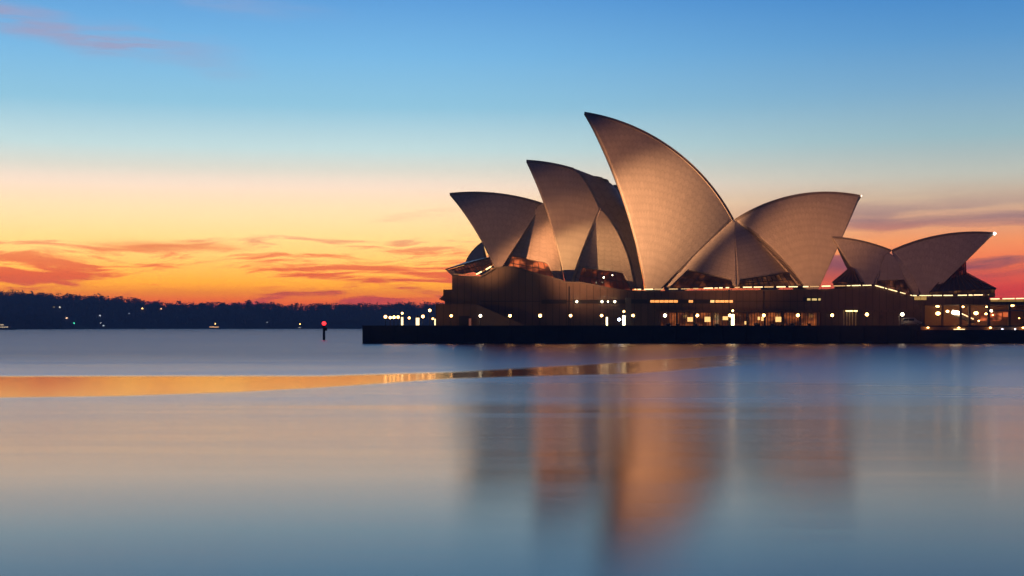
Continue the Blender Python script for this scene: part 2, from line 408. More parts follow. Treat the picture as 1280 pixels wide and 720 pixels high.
def ruled(parent, A, B, name, m, th=.5, n=30, nu=3, flip=False):   # strip between two space curves
    A = smooth(A, n) if len(A) > 2 else poly(A, n); B = smooth(B, n) if len(B) > 2 else poly(B, n)
    P, NN = [], []
    for k in range(9): P.append([a.lerp(b, k/8) for a, b in zip(A, B)])
    for i in range(9):
        row = []
        for j in range(n+1):
            du = P[min(i+1,8)][j]-P[max(i-1,0)][j]; dv = P[i][min(j+1,n)]-P[i][max(j-1,0)]
            nv = du.cross(dv)
            if nv.length < 1e-6: nv = Vector((0,-1,0))
            nv.normalize(); nv = -nv if (nv.y > 0) != flip else nv
            row.append(nv)
        NN.append(row)
    UV = [[(i/8*nu, j/n*14) for j in range(n+1)] for i in range(9)]
    bm = bmesh.new(); shellgrid(bm, P, NN, UV, th)
    bmesh.ops.remove_doubles(bm, verts=bm.verts, dist=1e-4); bmesh.ops.recalc_face_normals(bm, faces=bm.faces)
    return link(name, bm, m, parent)
def bridge(parent, A, B, name='shell_rib', m=None, nu=1, th=.35):
    return ruled(parent, A, B, name, m or [TILE, CONC], th, 40, nu)
def rear(key, ybelow): return [p for p in INFO[key]['P'][-1][::-1] if HZ-F*(p.z-CAMH)/p.y > ybelow]
def onfan(key, x, y, off=0.0):
    i = INFO[key]; p = raysphere(x, y, i['C'], i['R']); return p - (p-i['C']).normalized()*off
def glasswall(parent, pts, depths, bars=8, lean=0, name='glass_wall', m=None, barr=.09):
    """pts: four px corners tl, tr, br, bl with distances; bronze mullions lean with the wall."""
    q = [at(p[0], p[1], d) for p, d in zip(pts, depths)]
    bm = bmesh.new(); n = 16; G = [[q[0].lerp(q[1], i/n).lerp(q[3].lerp(q[2], i/n), j/6) for j in range(7)] for i in range(n+1)]
    NN = [[Vector((0,-1,0))]*7 for _ in range(n+1)]; UV = [[(0,0)]*7]*(n+1)
    shellgrid(bm, G, NN, UV, .12); bmesh.ops.recalc_face_normals(bm, faces=bm.faces)
    o = link(name, bm, m or GLASS, parent)
    bm = bmesh.new(); off = Vector((0,-.15,0))
    for k in range(bars+1):
        s = k/bars; a = q[0].lerp(q[1], s); b = q[3].lerp(q[2], s); tube(bm, [a+off, b+off], barr, 5)
    for t_ in (0, .5, 1): tube(bm, [q[0].lerp(q[3], t_)+off, q[1].lerp(q[2], t_)+off], barr, 5)
    link('mullions', bm, BRONZE, o)
    return o

# ------------------------------------------------------------------ water
def water_mat():
    m = bpy.data.materials.new('harbour_water'); m.use_nodes = True; N = NT(m.node_tree); b = N.n['Principled BSDF']
    at_ = N.new('ShaderNodeAttribute', attribute_name='calm'); calm = at_.outputs['Fac']
    g = N.new('ShaderNodeNewGeometry'); s = N.new('ShaderNodeSeparateXYZ'); N.l.new(g.outputs['Position'], s.inputs[0])
    X, Y = s.outputs[0], s.outputs[1]
    # patches of breeze lie across the harbour
    n1 = N.noise(N.xyz(N.m('MULTIPLY', X, .010), N.m('MULTIPLY', Y, .055), 0), 1.0, 4, .6, .4)
    n2 = N.noise(N.xyz(N.m('MULTIPLY', X, .05), N.m('MULTIPLY', Y, .5), 3.0), 1.0, 4, .6)
    far = N.ramp(N.m('DIVIDE', Y, 400.0, clamp=True), [(0.0, 0.0), (.10, 0.02), (.16, .30), (.24, .62), (.42, .9), (1.0, 1.0)], 'B_SPLINE')
    rough = N.m('ADD', N.m('ADD', .120, N.m('MULTIPLY', far, .245)), N.m('ADD', N.m('MULTIPLY', N.m('SUBTRACT', n1, .5), .17), N.m('MULTIPLY', N.m('SUBTRACT', n2, .5), .09)))
    rough = N.m('ADD', N.m('MULTIPLY', rough, N.m('SUBTRACT', 1.0, calm)), N.m('MULTIPLY', calm, .085))
    N.n.remove(b)
    n3 = N.noise(N.xyz(N.m('MULTIPLY', X, .35), N.m('MULTIPLY', Y, 1.3), 0), 1.0, 5, .6)
    bp = N.new('ShaderNodeBump'); N.put(bp.inputs['Height'], n3); bp.inputs['Distance'].default_value = .02
    N.put(bp.inputs['Strength'], N.m('MULTIPLY', N.m('SUBTRACT', 1.0, calm), .2))
    body = N.new('ShaderNodeBsdfDiffuse'); body.inputs[0].default_value = (.008,.02,.04,1)
    gl = N.new('ShaderNodeBsdfGlossy'); gl.distribution = 'BECKMANN'; N.put(gl.inputs[0], N.mix(calm, (1,.92,.93,1), (1,1,1,1)))
    N.put(gl.inputs['Roughness'], rough)
    loss = N.m('SUBTRACT', 1.0, N.m('MULTIPLY', N.m('MULTIPLY', N.sstep(Y, 60, 230), .50), N.m('SUBTRACT', 1.0, calm)))   # steep wind ripples mirror less of the sky; N.l.new(bp.outputs[0], gl.inputs['Normal'])
    fr = N.new('ShaderNodeFresnel'); fr.inputs['IOR'].default_value = 1.47
    mx = N.new('ShaderNodeMixShader'); N.put(mx.inputs[0], N.m('MULTIPLY', fr.outputs[0], loss)); N.l.new(body.outputs[0], mx.inputs[1]); N.l.new(gl.outputs[0], mx.inputs[2])
    N.l.new(mx.outputs[0], N.n['Material Output'].inputs['Surface'])
    return m
def interp(x, tab):
    if x <= tab[0][0]: return tab[0][1]
    for (a, b), (c, d) in zip(tab, tab[1:]):
        if x <= c: return b+(d-b)*(x-a)/(c-a)
    return tab[-1][1]
upper = [(-400,470),(0,470),(250,470),(400,470),(560,465),(640,461),(720,457),(800,451),(900,444),(1060,436),(1300,432)]
lower = [(-400,499),(0,497),(150,495),(300,490),(400,484.5),(500,478),(560,474),(640,471),(780,467),(860,461),(1000,450),(1100,440),(1300,434)]
def calmness(X, Y):
    if Y < 40: return 0
    x = 640+F*X/Y; y = HZ+F*CAMH/Y
    u, l = interp(x, upper), interp(x, lower)
    u += 1.0*noise.noise(Vector((X*.03, Y*.02, 0))); l += 1.6*noise.noise(Vector((X*.03, Y*.02, 9)))
    e1, e2 = 5.0, 3.0
    a = min(max((y-u)/e1+.5, 0), 1); b = min(max((l-y)/e2+.5, 0), 1)
    a = a*a*(3-2*a); b = b*b*(3-2*b)
    return a*b*interp(x, [(0,1),(440,1),(560,.8),(640,.66),(760,.5),(900,.3),(1030,.0)])
bm = bmesh.new(); cl_ = bm.verts.layers.float.new('calm')
ys = [-290, -50, 5, 20, 35, 50, 60, 70] + [76+i*.8 for i in range(240)] + [270+i*6 for i in range(16)] + [380, 420, 500, 700, 1000, 1500, 2000, 2790]
us = [-3.0,-.8,-.6] + [-.45+i*.0095 for i in range(95)] + [.6,.8,3.0]
grid = []
for Y in ys:
    row = []
    for u in us:
        X = max(-2550, min(2550, u*max(Y, 60) if Y > 0 else u*200))
        if u in (-3.0, 3.0): X = 2560*math.copysign(1, u)
        elif abs(X) >= 2550: X = 2550*math.copysign(1, u)-u*2
        v = bm.verts.new((X, Y, 0)); v[cl_] = calmness(X, Y); row.append(v)
    grid.append(row)
for a, b in zip(grid, grid[1:]):
    for i in range(len(us)-1): bm.faces.new((a[i], a[i+1], b[i+1], b[i]))
o = struct(link('water', bm, water_mat())); o['label'] = 'long-exposure smooth harbour water at dawn'

# ------------------------------------------------------------------ far shore
HT = [(-900,372),(-300,366),(0,369),(16,372),(42,370),(55,374),(105,374),(120,377),(150,378),(180,383),(200,385.5),(230,385),(270,385),(300,384),(340,386),(380,387),(420,385),(460,385.5),(500,384.5),(540,385),(700,388),(900,392),(1300,398),(2600,398)]
def hillmesh(name, Y0, dY, tab, x0, x1, wl, n=160, m=None):
    bm = bmesh.new(); rows = []
    for i in range(n+1):
        px = x0+(x1-x0)*i/n; top = interp(px, tab); h = (HZ-top)*(Y0+dY*.5)/F+CAMH
        row = []
        for k, (f, g_) in enumerate(((0,-.05),(.02,.12),(.12,.45),(.3,.78),(.5,.97),(.7,1.0),(1.0,.7),(1.5,0))):
            Y = Y0+dY*f; X = (px-640)*(Y0+dY*.4)/F
            row.append(bm.verts.new((X, Y+25*noise.noise(Vector((X*.004, k*.3, 1))), max(-1, h*g_*(1+.08*noise.noise(Vector((X*.01, k, 5)))))) ))
        rows.append(row)
    for a, b in zip(rows, rows[1:]):
        for k in range(7): bm.faces.new((a[k], b[k], b[k+1], a[k+1]))
    return struct(link(name, bm, m, smooth=True))
HILLM = mat('hill_ground', (.04,.05,.035), .95, vscale=.02, spec=.1)
hillmesh('hills', 2000, 400, HT, -1200, 2400, 0, m=HILLM)
HN = [(-600,398),(-100,394),(0,395),(50,397),(75,403),(95,414)]
hillmesh('headland', 1720, 120, HN, -600, 95, 0, n=60, m=HILLM)
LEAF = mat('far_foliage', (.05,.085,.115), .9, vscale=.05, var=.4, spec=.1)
def wood(name, count, fn, label):
    bm = bmesh.new()
    for _ in range(count):
        X, Y, Z, h = fn(); wr = h*random.uniform(.35,.6)
        for k in range(34):
            th = random.uniform(0, 6.283); rr = math.sqrt(random.random()); zz = random.uniform(-1, 1)
            sh = math.sqrt(max(0, 1-zz*zz*.8))
            c = Vector((X+wr*rr*sh*math.cos(th), Y+wr*rr*sh*math.sin(th), Z+h*(.55+.42*zz)))
            s = random.uniform(.5, 1.25)*h/9; ax = Vector((random.gauss(0,1), random.gauss(0,1), random.gauss(0,1))).normalized()
            e = ax.orthogonal().normalized()*s; f_ = ax.cross(e)
            bm.faces.new([bm.verts.new(c+e), bm.verts.new(c+f_*.8), bm.verts.new(c-e*.9), bm.verts.new(c-f_)])
        bm_t = [Vector((X, Y, Z-2)), Vector((X+random.uniform(-.6,.6), Y, Z+h*.6))]
        tube(bm, bm_t, .35, 3)
    o = link(name, bm, LEAF); o['kind'] = 'stuff'; o['label'] = label; return o
def ridge_tree():
    px = random.uniform(-120, 600); top = interp(px, HT); f = random.choice((.5,.5,.55,.6,.65)) if random.random() < .55 else random.uniform(.03,.5)
    g_ = interp(f, [(0,0),(.02,.12),(.12,.45),(.3,.78),(.5,.97),(.7,1.0)])
    h = (HZ-top)*2200/F+CAMH
    tall = random.uniform(5, 8.5) if random.random() < .8 else random.uniform(8, 12)
    if 185 < px < 350 and random.random() < .3: tall += 2
    return (px-640)*2160/F, 2000+400*f, h*g_-1.0, tall
wood('woodland', 2100, ridge_tree, 'dark dawn-blue wooded ridge across the harbour')
def head_tree():
    px = random.uniform(-60, 88); f = random.uniform(.1, .6); g_ = interp(f, [(0,0),(.12,.45),(.3,.78),(.5,.97),(.7,1)])
    h = (HZ-interp(px, HN))*1780/F+CAMH
    return (px-640)*1768/F, 1720+120*f, max(.3, h*g_)-1, random.uniform(4, 7)
wood('headland_woodland', 220, head_tree, 'darker low wooded point at the left edge')

# houses among the trees, each with one lit window
def house(px, py, Y, wcol, label, glow=6, s=1.0, w_=9):
    p = at(px, py, Y)
    t_ = thing('house', (p.x, p.y, p.z-3), label, 'house', 'lit houses on the far shore')
    bm = bmesh.new(); box(bm, p.x-w_/2, p.x+w_/2, p.y, p.y+8, p.z-6, p.z+1.6); link('wall', bm, mat('house_wall', (.10,.10,.11), .9), t_)
    bm = bmesh.new(); a = [bm.verts.new((p.x+sx*(w_/2+.4), p.y+yy, p.z+1.6)) for sx in (-1,1) for yy in (-.4, 8.4)]
    b = [bm.verts.new((p.x+sx*(w_/2+.4), p.y+4, p.z+4)) for sx in (-1,1)]
    bm.faces.new((a[0],a[2],b[1],b[0])); bm.faces.new((a[1],b[0],b[1],a[3])); bm.faces.new((a[0],b[0],a[1])); bm.faces.new((a[2],a[3],b[1])); bm.faces.new((a[0],a[1],a[3],a[2]))
    link('roof', bm, mat('house_roof', (.05,.04,.045), .9), t_)
    bm = bmesh.new(); box(bm, p.x-s*.85, p.x+s*.85, p.y-1.5, p.y-.003, p.z-s*.75, p.z+s*.75)
    link('window', bm, lamp_mat('house_glow_%d' % int(px), wcol, glow*.55), t_)
house(75, 384, 2050, (1,.9,.7), 'house high on the left ridge with a pale lit window', 5)
house(83.5, 397.5, 1990, (1,.62,.38), 'house with a pinkish orange window above the green harbour light', 8, 1.1)
house(125, 394.5, 2010, (.85,.92,1), 'house with a cool white window, uppermost of three over the shore', 4)
house(126.5, 404, 1995, (.9,.92,.9), 'house with a white window, middle of three over the shore', 3.5)
house(129.5, 407, 1990, (.7,.85,.9), 'house with a bluish window, lowest of three at the waterline', 3.5)
house(161.5, 392, 2010, (.6,.72,.9), 'house with a faint blue window on the dark slope', 1.2)
house(178, 385.5, 2030, (1,.55,.18), 'house with a bright orange window near the ridge top', 11, 1.25)
house(201.5, 386, 2030, (1,.48,.22), 'house with a small orange window right of the bright orange one', 7)
house(67.5, 384, 2050, (1,.75,.3), 'house with a dim yellow window beside the pale one', 1.0)
house(334, 403, 2000, (.7,.8,.9), 'house with a tiny blue window near the water beyond the beacon', 1.5, .8)
def shorelight(px, py, Y, col, nm, label, r=1.0, s=9):
    p = at(px, py, Y); t_ = thing('harbour_light', (p.x, p.y, 0), label, 'harbour light')
    bm = bmesh.new(); tube(bm, [(p.x, p.y, -1), (p.x, p.y, p.z)], .35, 6); box(bm, p.x-.9, p.x+.9, p.y-.9, p.y+.9, 0, 1.2); link('post', bm, BLACK, t_)
    bm = bmesh.new(); ball(bm, (p.x, p.y, p.z+.3), r); link('lamp', bm, lamp_mat(nm, col, s), t_, True)
shorelight(92.5, 404.5, 1960, (.08,1,.55), 'green_light', 'green harbour light low over the water', 1.2, 3)
shorelight(98, 408, 1960, (1,.3,.4), 'pink_light', 'small red harbour light just right of the green one', .8, 1.5)

# red beacon pile
p = at(405, 425, F*CAMH/18)
bc = thing('beacon', (p.x, p.y, 0), 'timber pile beacon with a glowing red light standing in the water', 'beacon')
bm = bmesh.new(); tube(bm, [(p.x, p.y, -2), (p.x, p.y, 4.7)], .42, 10, .36); link('pile', bm, mat('tarred_timber', (.03,.022,.02), .9, spec=.1), bc)
bm = bmesh.new(); box(bm, p.x-.55, p.x+.55, p.y-.55, p.y+.55, 3.9, 4.15); box(bm, p.x+.2, p.x+1.0, p.y-.3, p.y+.3, 2.9, 3.9); link('platform', bm, BLACK, bc)
bm = bmesh.new(); ball(bm, (p.x, p.y, 5.15), .62, 14, 10); link('lamp', bm, lamp_mat('beacon_red', (1,.015,.015), 7), bc, True)

# boats
def boat(px, Y, L, hull_h, decks, label, cat, name, glow):
    c = at(px, HZ, Y); x0, x1 = c.x-L/2, c.x+L/2
    b_ = thing(name, (c.x, c.y, 0), label, cat)
    bm = bmesh.new()
    secs = []
    for f, wd in ((0,.75),(.15,1),(.7,1),(.9,.6),(1,.05)):
        X = x0+L*f; hw = L*.13*wd
        secs.append([bm.verts.new((X, Y-hw, hull_h*(1+.25*f*f))), bm.verts.new((X-.02*L*(f>.5), Y-hw*.6, -.4)), bm.verts.new((X-.02*L*(f>.5), Y+hw*.6, -.4)), bm.verts.new((X, Y+hw, hull_h*(1+.25*f*f)))])
    for a, b in zip(secs, secs[1:]):
        for k in range(4): bm.faces.new((a[k], b[k], b[(k+1)%4], a[(k+1)%4]))
    bm.faces.new(secs[0]); bm.faces.new(secs[-1][::-1]); bmesh.ops.recalc_face_normals(bm, faces=bm.faces)
    link('hull', bm, mat('boat_hull', (.10,.12,.13), .5), b_)
    z = hull_h+.05
    for k in range(decks):
        a, b = x0+L*(.06+.1*k), x1-L*(.2+.12*k)
        bm = bmesh.new(); box(bm, a, b, Y-L*.1, Y+L*.1, z, z+2.2); cb = link('cabin', bm, mat('boat_cabin', (.35,.33,.28), .5), b_)
        bm = bmesh.new(); n = max(3, int((b-a)/1.7))
        for q in range(n): xx = a+(b-a)*(q+.14)/n; box(bm, xx, xx+(b-a)/n*.74, Y-L*.1-.06, Y-L*.1-.003, z+.75, z+1.75)
        link('windows', bm, glow, cb)
        bm = bmesh.new(); box(bm, a-.3, b+.3, Y-L*.1-.3, Y+L*.1+.3, z+2.203, z+2.35); link('deck', bm, mat('boat_deck', (.2,.2,.2), .6), b_)
        z += 2.4
    bm = bmesh.new(); tube(bm, [((x0+x1)/2, Y, z), ((x0+x1)/2, Y, z+3)], .15, 6); link('mast', bm, BLACK, b_)
    bm = bmesh.new(); ball(bm, ((x0+x1)/2, Y, z+3.2), .7); link('masthead_lamp', bm, L_WARM, b_, True)
boat(-2, 1500, 40, 1.6, 2, 'long lit ferry at the left edge before the dark headland', 'ferry', 'ferry', lamp_mat('ferry_windows', (1,.75,.45), 1.3))
boat(269, 1900, 17, 1.3, 1, 'small work boat with orange deck lights under the far shore', 'boat', 'boat', lamp_mat('boat_windows', (1,.5,.2), 3.0))
boat(375, 1880, 5, .7, 1, 'tiny pale dinghy close to the far shoreline', 'dinghy', 'dinghy', lamp_mat('dinghy_window', (.9,.8,.7), .8))

# ------------------------------------------------------------------ sea wall and forecourt
YW = F*CAMH/22.0
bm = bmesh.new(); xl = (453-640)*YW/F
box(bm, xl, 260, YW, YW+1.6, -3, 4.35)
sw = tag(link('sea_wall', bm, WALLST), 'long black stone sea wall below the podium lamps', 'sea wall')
bm = bmesh.new(); box(bm, xl-.12, 260, YW-.15, YW+1.7, 4.353, 4.52); link('coping', bm, WALLST, sw)
bm = bmesh.new()
for k in range(50): x = xl+2+k*6; box(bm, x, x+.35, YW-.25, YW-.003, -2, 4.2)
o = link('fender', bm, mat('fender_timber', (.02,.018,.018), .9, spec=.1), sw); o['kind'] = 'stuff'
bm = bmesh.new(); box(bm, xl, 260, YW+1.72, 520, -3, 4.40); box(bm, xl, xl+1.5, YW+1.6, 520, 4.4, 4.5)
struct(link('forecourt', bm, PAVE))

# ------------------------------------------------------------------ podium
YP = 377.0
pod = thing('podium', (at(900, 407, YP).x, YP, 4.4), 'dark brown stone podium with rounded stair ends carrying the white shells', 'podium')
GY = 407.2
prof = [(565,346),(600,347),(612,340),(618.6,335.5),(640,334.5),(651,336.5),(667,342),(684,346.5),(701,351),(708,354),(725,354),(745,357.5),(765,362),(790,365),(830,365.5),(1094,362.5)]
# back mass as columns of the profile so the outline stays exact
mass = prof + [(1094,352.0+10),(1100,363),(1152,383),(1152,GY),(565,GY)]
mass = prof + [(1110,366),(1150,381),(1152,GY),(565,GY)]
bm = bmesh.new(); prism(bm, mass, YP, YP+128); link('wall', bm, PODIUM, pod)
bm = bmesh.new()
cap = [at(x, y, YP-.35) for x, y in prof]
for a, b in zip(cap, cap[1:]):
    v = [bm.verts.new(a+Vector((0,dy_,dz_))) for dy_, dz_ in ((0,0),(0,.4),(.9,.4),(.9,0))]+[bm.verts.new(b+Vector((0,dy_,dz_))) for dy_, dz_ in ((0,0),(0,.4),(.9,.4),(.9,0))]
    for k in range(4): bm.faces.new((v[k], v[k+4], v[(k+1)%4+4], v[(k+1)%4]))
bmesh.ops.recalc_face_normals(bm, faces=bm.faces)
link('coping', bm, CAPM, pod)
# north end: stepped blocks and stairs
bm = bmesh.new(); prism(bm, [(554,362),(576,362),(600,374),(600,380),(556,380),(556,374.6),(548.7,374),(554,369)], YP-.25, YP+45); link('terrace', bm, PODIUM, pod)
bm = bmesh.new(); prism(bm, [(544.6,380),(595,380),(655,405.5),(655,GY),(544.6,GY)], YP-4, YP+40); st = link('stair_block', bm, PODIUM, pod)
bm = bmesh.new()
for k in range(24):
    f = k/24; x = 596+59*f; y = 380+25.5*f
    a = at(x, y, YP-4.2); b = at(x+59/24, y+25.5/24, YP-4.2); box(bm, a.x, b.x, YP-6.5, YP-4.003, 4.41, b.z)
link('steps', bm, mat('step_granite', (.17,.12,.095), .8), pod)
bm = bmesh.new(); a = at(573.5, 395, YP-4.1); b = at(587, 407, YP-4.1); box(bm, a.x, b.x, YP-4.25, YP-4.003, 4.41, a.z); link('doorway', bm, DARK, pod)  # flat dark slab, the opening's shade is put into its colour
bm = bmesh.new(); a = at(586, 398, YP-4.3); b = at(589, 407, YP-4.3); box(bm, a.x, b.x, YP-4.4, YP-4.26, 4.42, a.z); link('door', bm, lamp_mat('door_glow', (1,.14,.03), .12), pod)  # no lamp: the door's red glow is put in as emission
# horizontal recess as a near-black strip, its shade in the colour; slot windows
def slot(x0, x1, y0, y1, m, name='window', d=.06, parent=None, Y=None):
    Y = Y or YP; a = at(x0, y0, Y-d-.05); b = at(x1, y1, Y-d-.05); bm = bmesh.new(); box(bm, a.x, b.x, Y-d-.05, Y-.004, b.z, a.z)
    return link(name, bm, m, parent or pod)
slot(596, 1104, 376.2, 377.0, DARK, 'groove_shade')
slot(677, 708, 374.6, 379.6, DARK, d=.12); slot(716, 782, 374.8, 379.4, DARK, d=.12); slot(786, 912, 374.3, 379.3, DARK, d=.12); slot(1004, 1106, 371.5, 376.8, DARK, d=.12)
for x0, x1, m in ((813,848,W_OR),(861,867,W_OR),(888,893,W_AM),(894.5,916,W_OR)):
    k = x0
    while k < x1-1: slot(k, min(k+5.2, x1), 375.2, 378.2, m, d=.22); k += 5.8
for x0, x1 in ((1009,1013),(1015,1021),(1023,1030),(1033,1041),(1041.5,1050),(1050.5,1059),(1059.6,1067),(1067.6,1073),(1073.5,1079)): slot(x0, x1, 373, 375.6, W_YE, d=.22)
for x in (721, 752.5, 760, 768.5):
    bm = bmesh.new(); p = at(x, 377, YP-.5); ball(bm, p, .3 if x != 760 else .2); tube(bm, [p, p+Vector((0,.45,0))], .08); link('slot_lamp', bm, L_WHITE, pod, True)
for x in (711, 1111): slot(x-.5, x+.5, 358 if x < 900 else 372, 407, DARK, 'joint', d=.1)
slot(782, 789, 372, 407, mat('pier', (.2,.17,.14), .8), 'pier', d=.6)
# overhanging ledge above the shops, shop front in the recess
a = at(820, 387, YP-2.4); b = at(1152, 390, YP-2.4); bm = bmesh.new(); box(bm, a.x, b.x, YP-2.4, YP-.004, b.z, a.z); link('ledge', bm, PODIUM, pod)
for x in [824+k*22 for k in range(10)]:
    a = at(x, 390, YP-1.6); bm = bmesh.new(); box(bm, a.x-.25, a.x+.25, YP-1.9, YP-1.4, 4.41, a.z-.01); link('column', bm, PODIUM, pod)
slot(825.5, 1024, 391, 407, SHOPG, 'shop_front', d=.1)
bm = bmesh.new()
for k in range(60):
    x = 826+k*3.35+random.uniform(-.6,.6); a = at(x, 391, YP-.4); box(bm, a.x-.07, a.x+.07, YP-.4, YP-.2, 4.41, a.z)
link('shop_mullions', bm, BRONZE, pod)
for x0, x1, y0, y1, m in ((859.5,866,396.5,402,W_AM),(881,888,396,402.3,W_AM),(903.5,910,395.5,400,W_AM),(947.5,950,396,400,W_AM),(952,955,396,401,W_AM),(969.5,976.5,396,402.3,W_AM),(931,933.5,401.5,405.5,W_AM)):
    slot(x0, x1, y0, y1, m, 'shop_window', d=.5)
# south podium ramp block & lit concourse
YS = 372.0
bm = bmesh.new(); prism(bm, [(1094,354.5),(1100,356),(1150,374),(1153,376),(1153,GY),(1026,GY),(1026,365)], YP-.6, YP+60); link('ramp_wall', bm, PODIUM, pod)
bm = bmesh.new(); prism(bm, [(1026,363.5),(1060,362),(1094,361.8),(1094,366),(1026,366)], YP-.8, YP+50); link('parapet', bm, PODIUM, pod)

con = thing('concourse', (at(1215, 407, YS).x, YS, 4.4), 'orange-lit open concourse under the restaurant terrace', 'concourse')
bm = bmesh.new(); prism(bm, [(1153.5,371.5),(1237,371.5),(1237,374.5),(1500,374.5),(1500,381),(1153.5,381)], YS, YS+60); link('terrace_slab', bm, PODIUM, con)
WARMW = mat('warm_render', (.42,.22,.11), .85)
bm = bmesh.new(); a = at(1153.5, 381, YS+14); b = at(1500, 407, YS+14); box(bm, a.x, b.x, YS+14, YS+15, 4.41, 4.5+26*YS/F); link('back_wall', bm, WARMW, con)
for x in (1154.5, 1178, 1201, 1212, 1236, 1262, 1290, 1330): a = at(x, 381, YS+1); bm = bmesh.new(); box(bm, a.x-.28, a.x+.28, YS+.8, YS+1.4, 4.41, a.z-.01); link('column', bm, PODIUM, con)
def small_lamp(x, y, Y, r, m, parent, name='lamp', sz=1.0, stem=.6):
    p = at(x, y, Y); bm = bmesh.new(); ball(bm, p, r, 12, 8, sz); o = link(name, bm, m, parent, True)
    return p
for x, y in ((1172,383),(1203,383.5),(1234.5,383.5),(1265.5,382)):
    small_lamp(x, y, YS+2, .52, L_WARM, con, 'ceiling_lamp', .45)
for x, y, m, r in ((1172.5,391.8,L_WARM,.62),(1184.4,389.2,L_WARM,.42),(1220,391.5,L_WARM,.60),(1232.5,392.3,L_WARM,.35),(1239.3,388.5,L_WHITE,.42),(1241,393.8,L_WARM,.2),(1223.5,401,L_WARM,.25),(1274,397.8,L_ORANGE,.2)):
    small_lamp(x, y, YS+6, r, m, con, 'hanging_lamp', .75)
# escalator with a lit balustrade
bm = bmesh.new(); a = at(1190, 389.5, YS+5); b = at(1218, 400, YS+5); c_ = at(1218, 404, YS+5); d_ = at(1190, 393.5, YS+5)
vf = [bm.verts.new(v) for v in (a, b, c_, d_)]; vb = [bm.verts.new(v+Vector((0,2,0))) for v in (a, b, c_, d_)]
bm.faces.new(vf[::-1]); bm.faces.new(vb)
for k in range(4): bm.faces.new((vf[k], vf[(k+1)%4], vb[(k+1)%4], vb[k]))
bmesh.ops.recalc_face_normals(bm, faces=bm.faces)
esc = link('escalator', bm, mat('escalator_steel', (.22,.17,.13), .4, .5), con)
bm = bmesh.new(); tube(bm, [at(1201, 391.5, YS+4.8), at(1217, 399, YS+4.8)], .14, 6); link('balustrade_light', bm, lamp_mat('escalator_glow', (1,.55,.25), 3), esc)
bm = bmesh.new(); tube(bm, [at(1190.5, 390, YS+4.6), at(1201, 391.8, YS+4.6)], .5, 8); link('balustrade_lamp', bm, L_WHITE, esc)
bm = bmesh.new(); a = at(1254, 390.5, YS+13.9); b = at(1263, 396, YS+13.9); box(bm, a.x, b.x, YS+13.7, YS+13.95, b.z, a.z); link('shop_sign', bm, lamp_mat('sign_orange', (1,.16,.03), .7), con)
bm = bmesh.new(); a = at(1224, 391, YS+13.9); b = at(1252, 401, YS+13.9); box(bm, a.x, b.x, YS+13.7, YS+13.95, b.z, a.z); link('shop_glass', bm, glass_mat('concourse_glass', (1,.2,.06), .9, .8, (.3,.7), 2.0), con)
bm = bmesh.new(); a = at(1240, 387.5, YS+.6); b = at(1500, 389, YS+.6); box(bm, a.x, b.x, YS+.5, YS+.8, b.z, a.z); link('canopy_edge', bm, mat('canopy_grey', (.25,.27,.3), .6), con)

# lower concourse set into the sea wall
low = thing('lower_walkway', (at(1220, 410, YW-3).x, YW-2, 3), 'low lit walkway projecting from the sea wall on the right', 'walkway')
bm = bmesh.new(); a = at(1147, 412.4, YW-3); box(bm, a.x, 260, YW-3, YW-.26, -3, a.z); link('deck', bm, mat('deck_dark', (.05,.035,.03), .9), low)
bm = bmesh.new(); a = at(1151, 408.6, YW-.5); b = at(1300, 412.4, YW-.5); box(bm, a.x, b.x, YW-.5, YW-.27, b.z, a.z); link('lit_wall', bm, mat('deck_wall', (.38,.2,.1), .8), low)
for x in (1160, 1198.5, 1238, 1279): small_lamp(x, 409.6, YW-1.3, .3, L_WARM, low, 'bulkhead_lamp', .6)
bm = bmesh.new(); a = at(1192, 411.6, YW-1.1); b = at(1206, 411.6, YW-1.1); tube(bm, [a, b], .09); link('strip_light', bm, L_STRIP, low)
for x in (1269, 1253): small_lamp(x, 411.3, YW-1.2, .15, L_BLUE, low, 'bulkhead_lamp', .8)

# ------------------------------------------------------------------ handrails with light strips
def railing(pts, Y, label, seed, dens=.72, bright=L_STRIP, glowbelow=False):
    rnd = random.Random(seed); P_ = [at(x, y, Y) for x, y in pts]
    t_ = thing('railing', tuple(P_[0]-Vector((0,0,1.1))), label, 'railing', 'railings with light strips on the podium edge')
    bm = bmesh.new(); tube(bm, P_, .05, 5); tube(bm, [p-Vector((0,0,.6)) for p in P_], .03, 5)
    n = int((P_[-1]-P_[0]).length/2.0)
    for k in range(n+1):
        q = poly(P_, n)[k]; tube(bm, [q, q-Vector((0,0,1.15))], .04, 5)
    link('handrail', bm, BRONZE, t_)
    full = poly(P_, 400); k = 0; c = 0; Ltot = sum((b-a).length for a, b in zip(P_, P_[1:])); per = 400/Ltot
    while k < 396 and c < 60:
        ln = int(per*rnd.choice((.6,1.0,1.5,2.4,2.4,3.2))); gap = int(per*rnd.choice((.35,.5,.8,1.4)))+1
        e = min(400, k+max(2, ln)); bm = bmesh.new(); tube(bm, [p-Vector((0,.09,.1)) for p in full[k:e:max(1,(e-k)//3)]+[full[e]]], rnd.choice((.10,.13,.16)), 5)
        link('light_strip', bm, bright if rnd.random() < dens else lamp_mat('strip_dim', (1,.6,.22), .8), t_); k = e+gap; c += 1
railing([(793,361.3),(850,360.8),(930,358.6),(1026,357.6)], YP-.3, 'long handrail with broken yellow lights below the two tallest shells', 2, .8)
railing([(1027,357.3),(1092,356)], YP-.9, 'handrail with yellow dashes left of the small restaurant shells', 5, .75)
railing([(1094,356.4),(1140,369)], YP-.9, 'sloping handrail with bright lights running down to the terrace', 6, .95)
railing([(1141,369),(1192,368.8),(1236,368)], YS-.2, 'terrace handrail with bright strips under the restaurant glass', 8, .9)
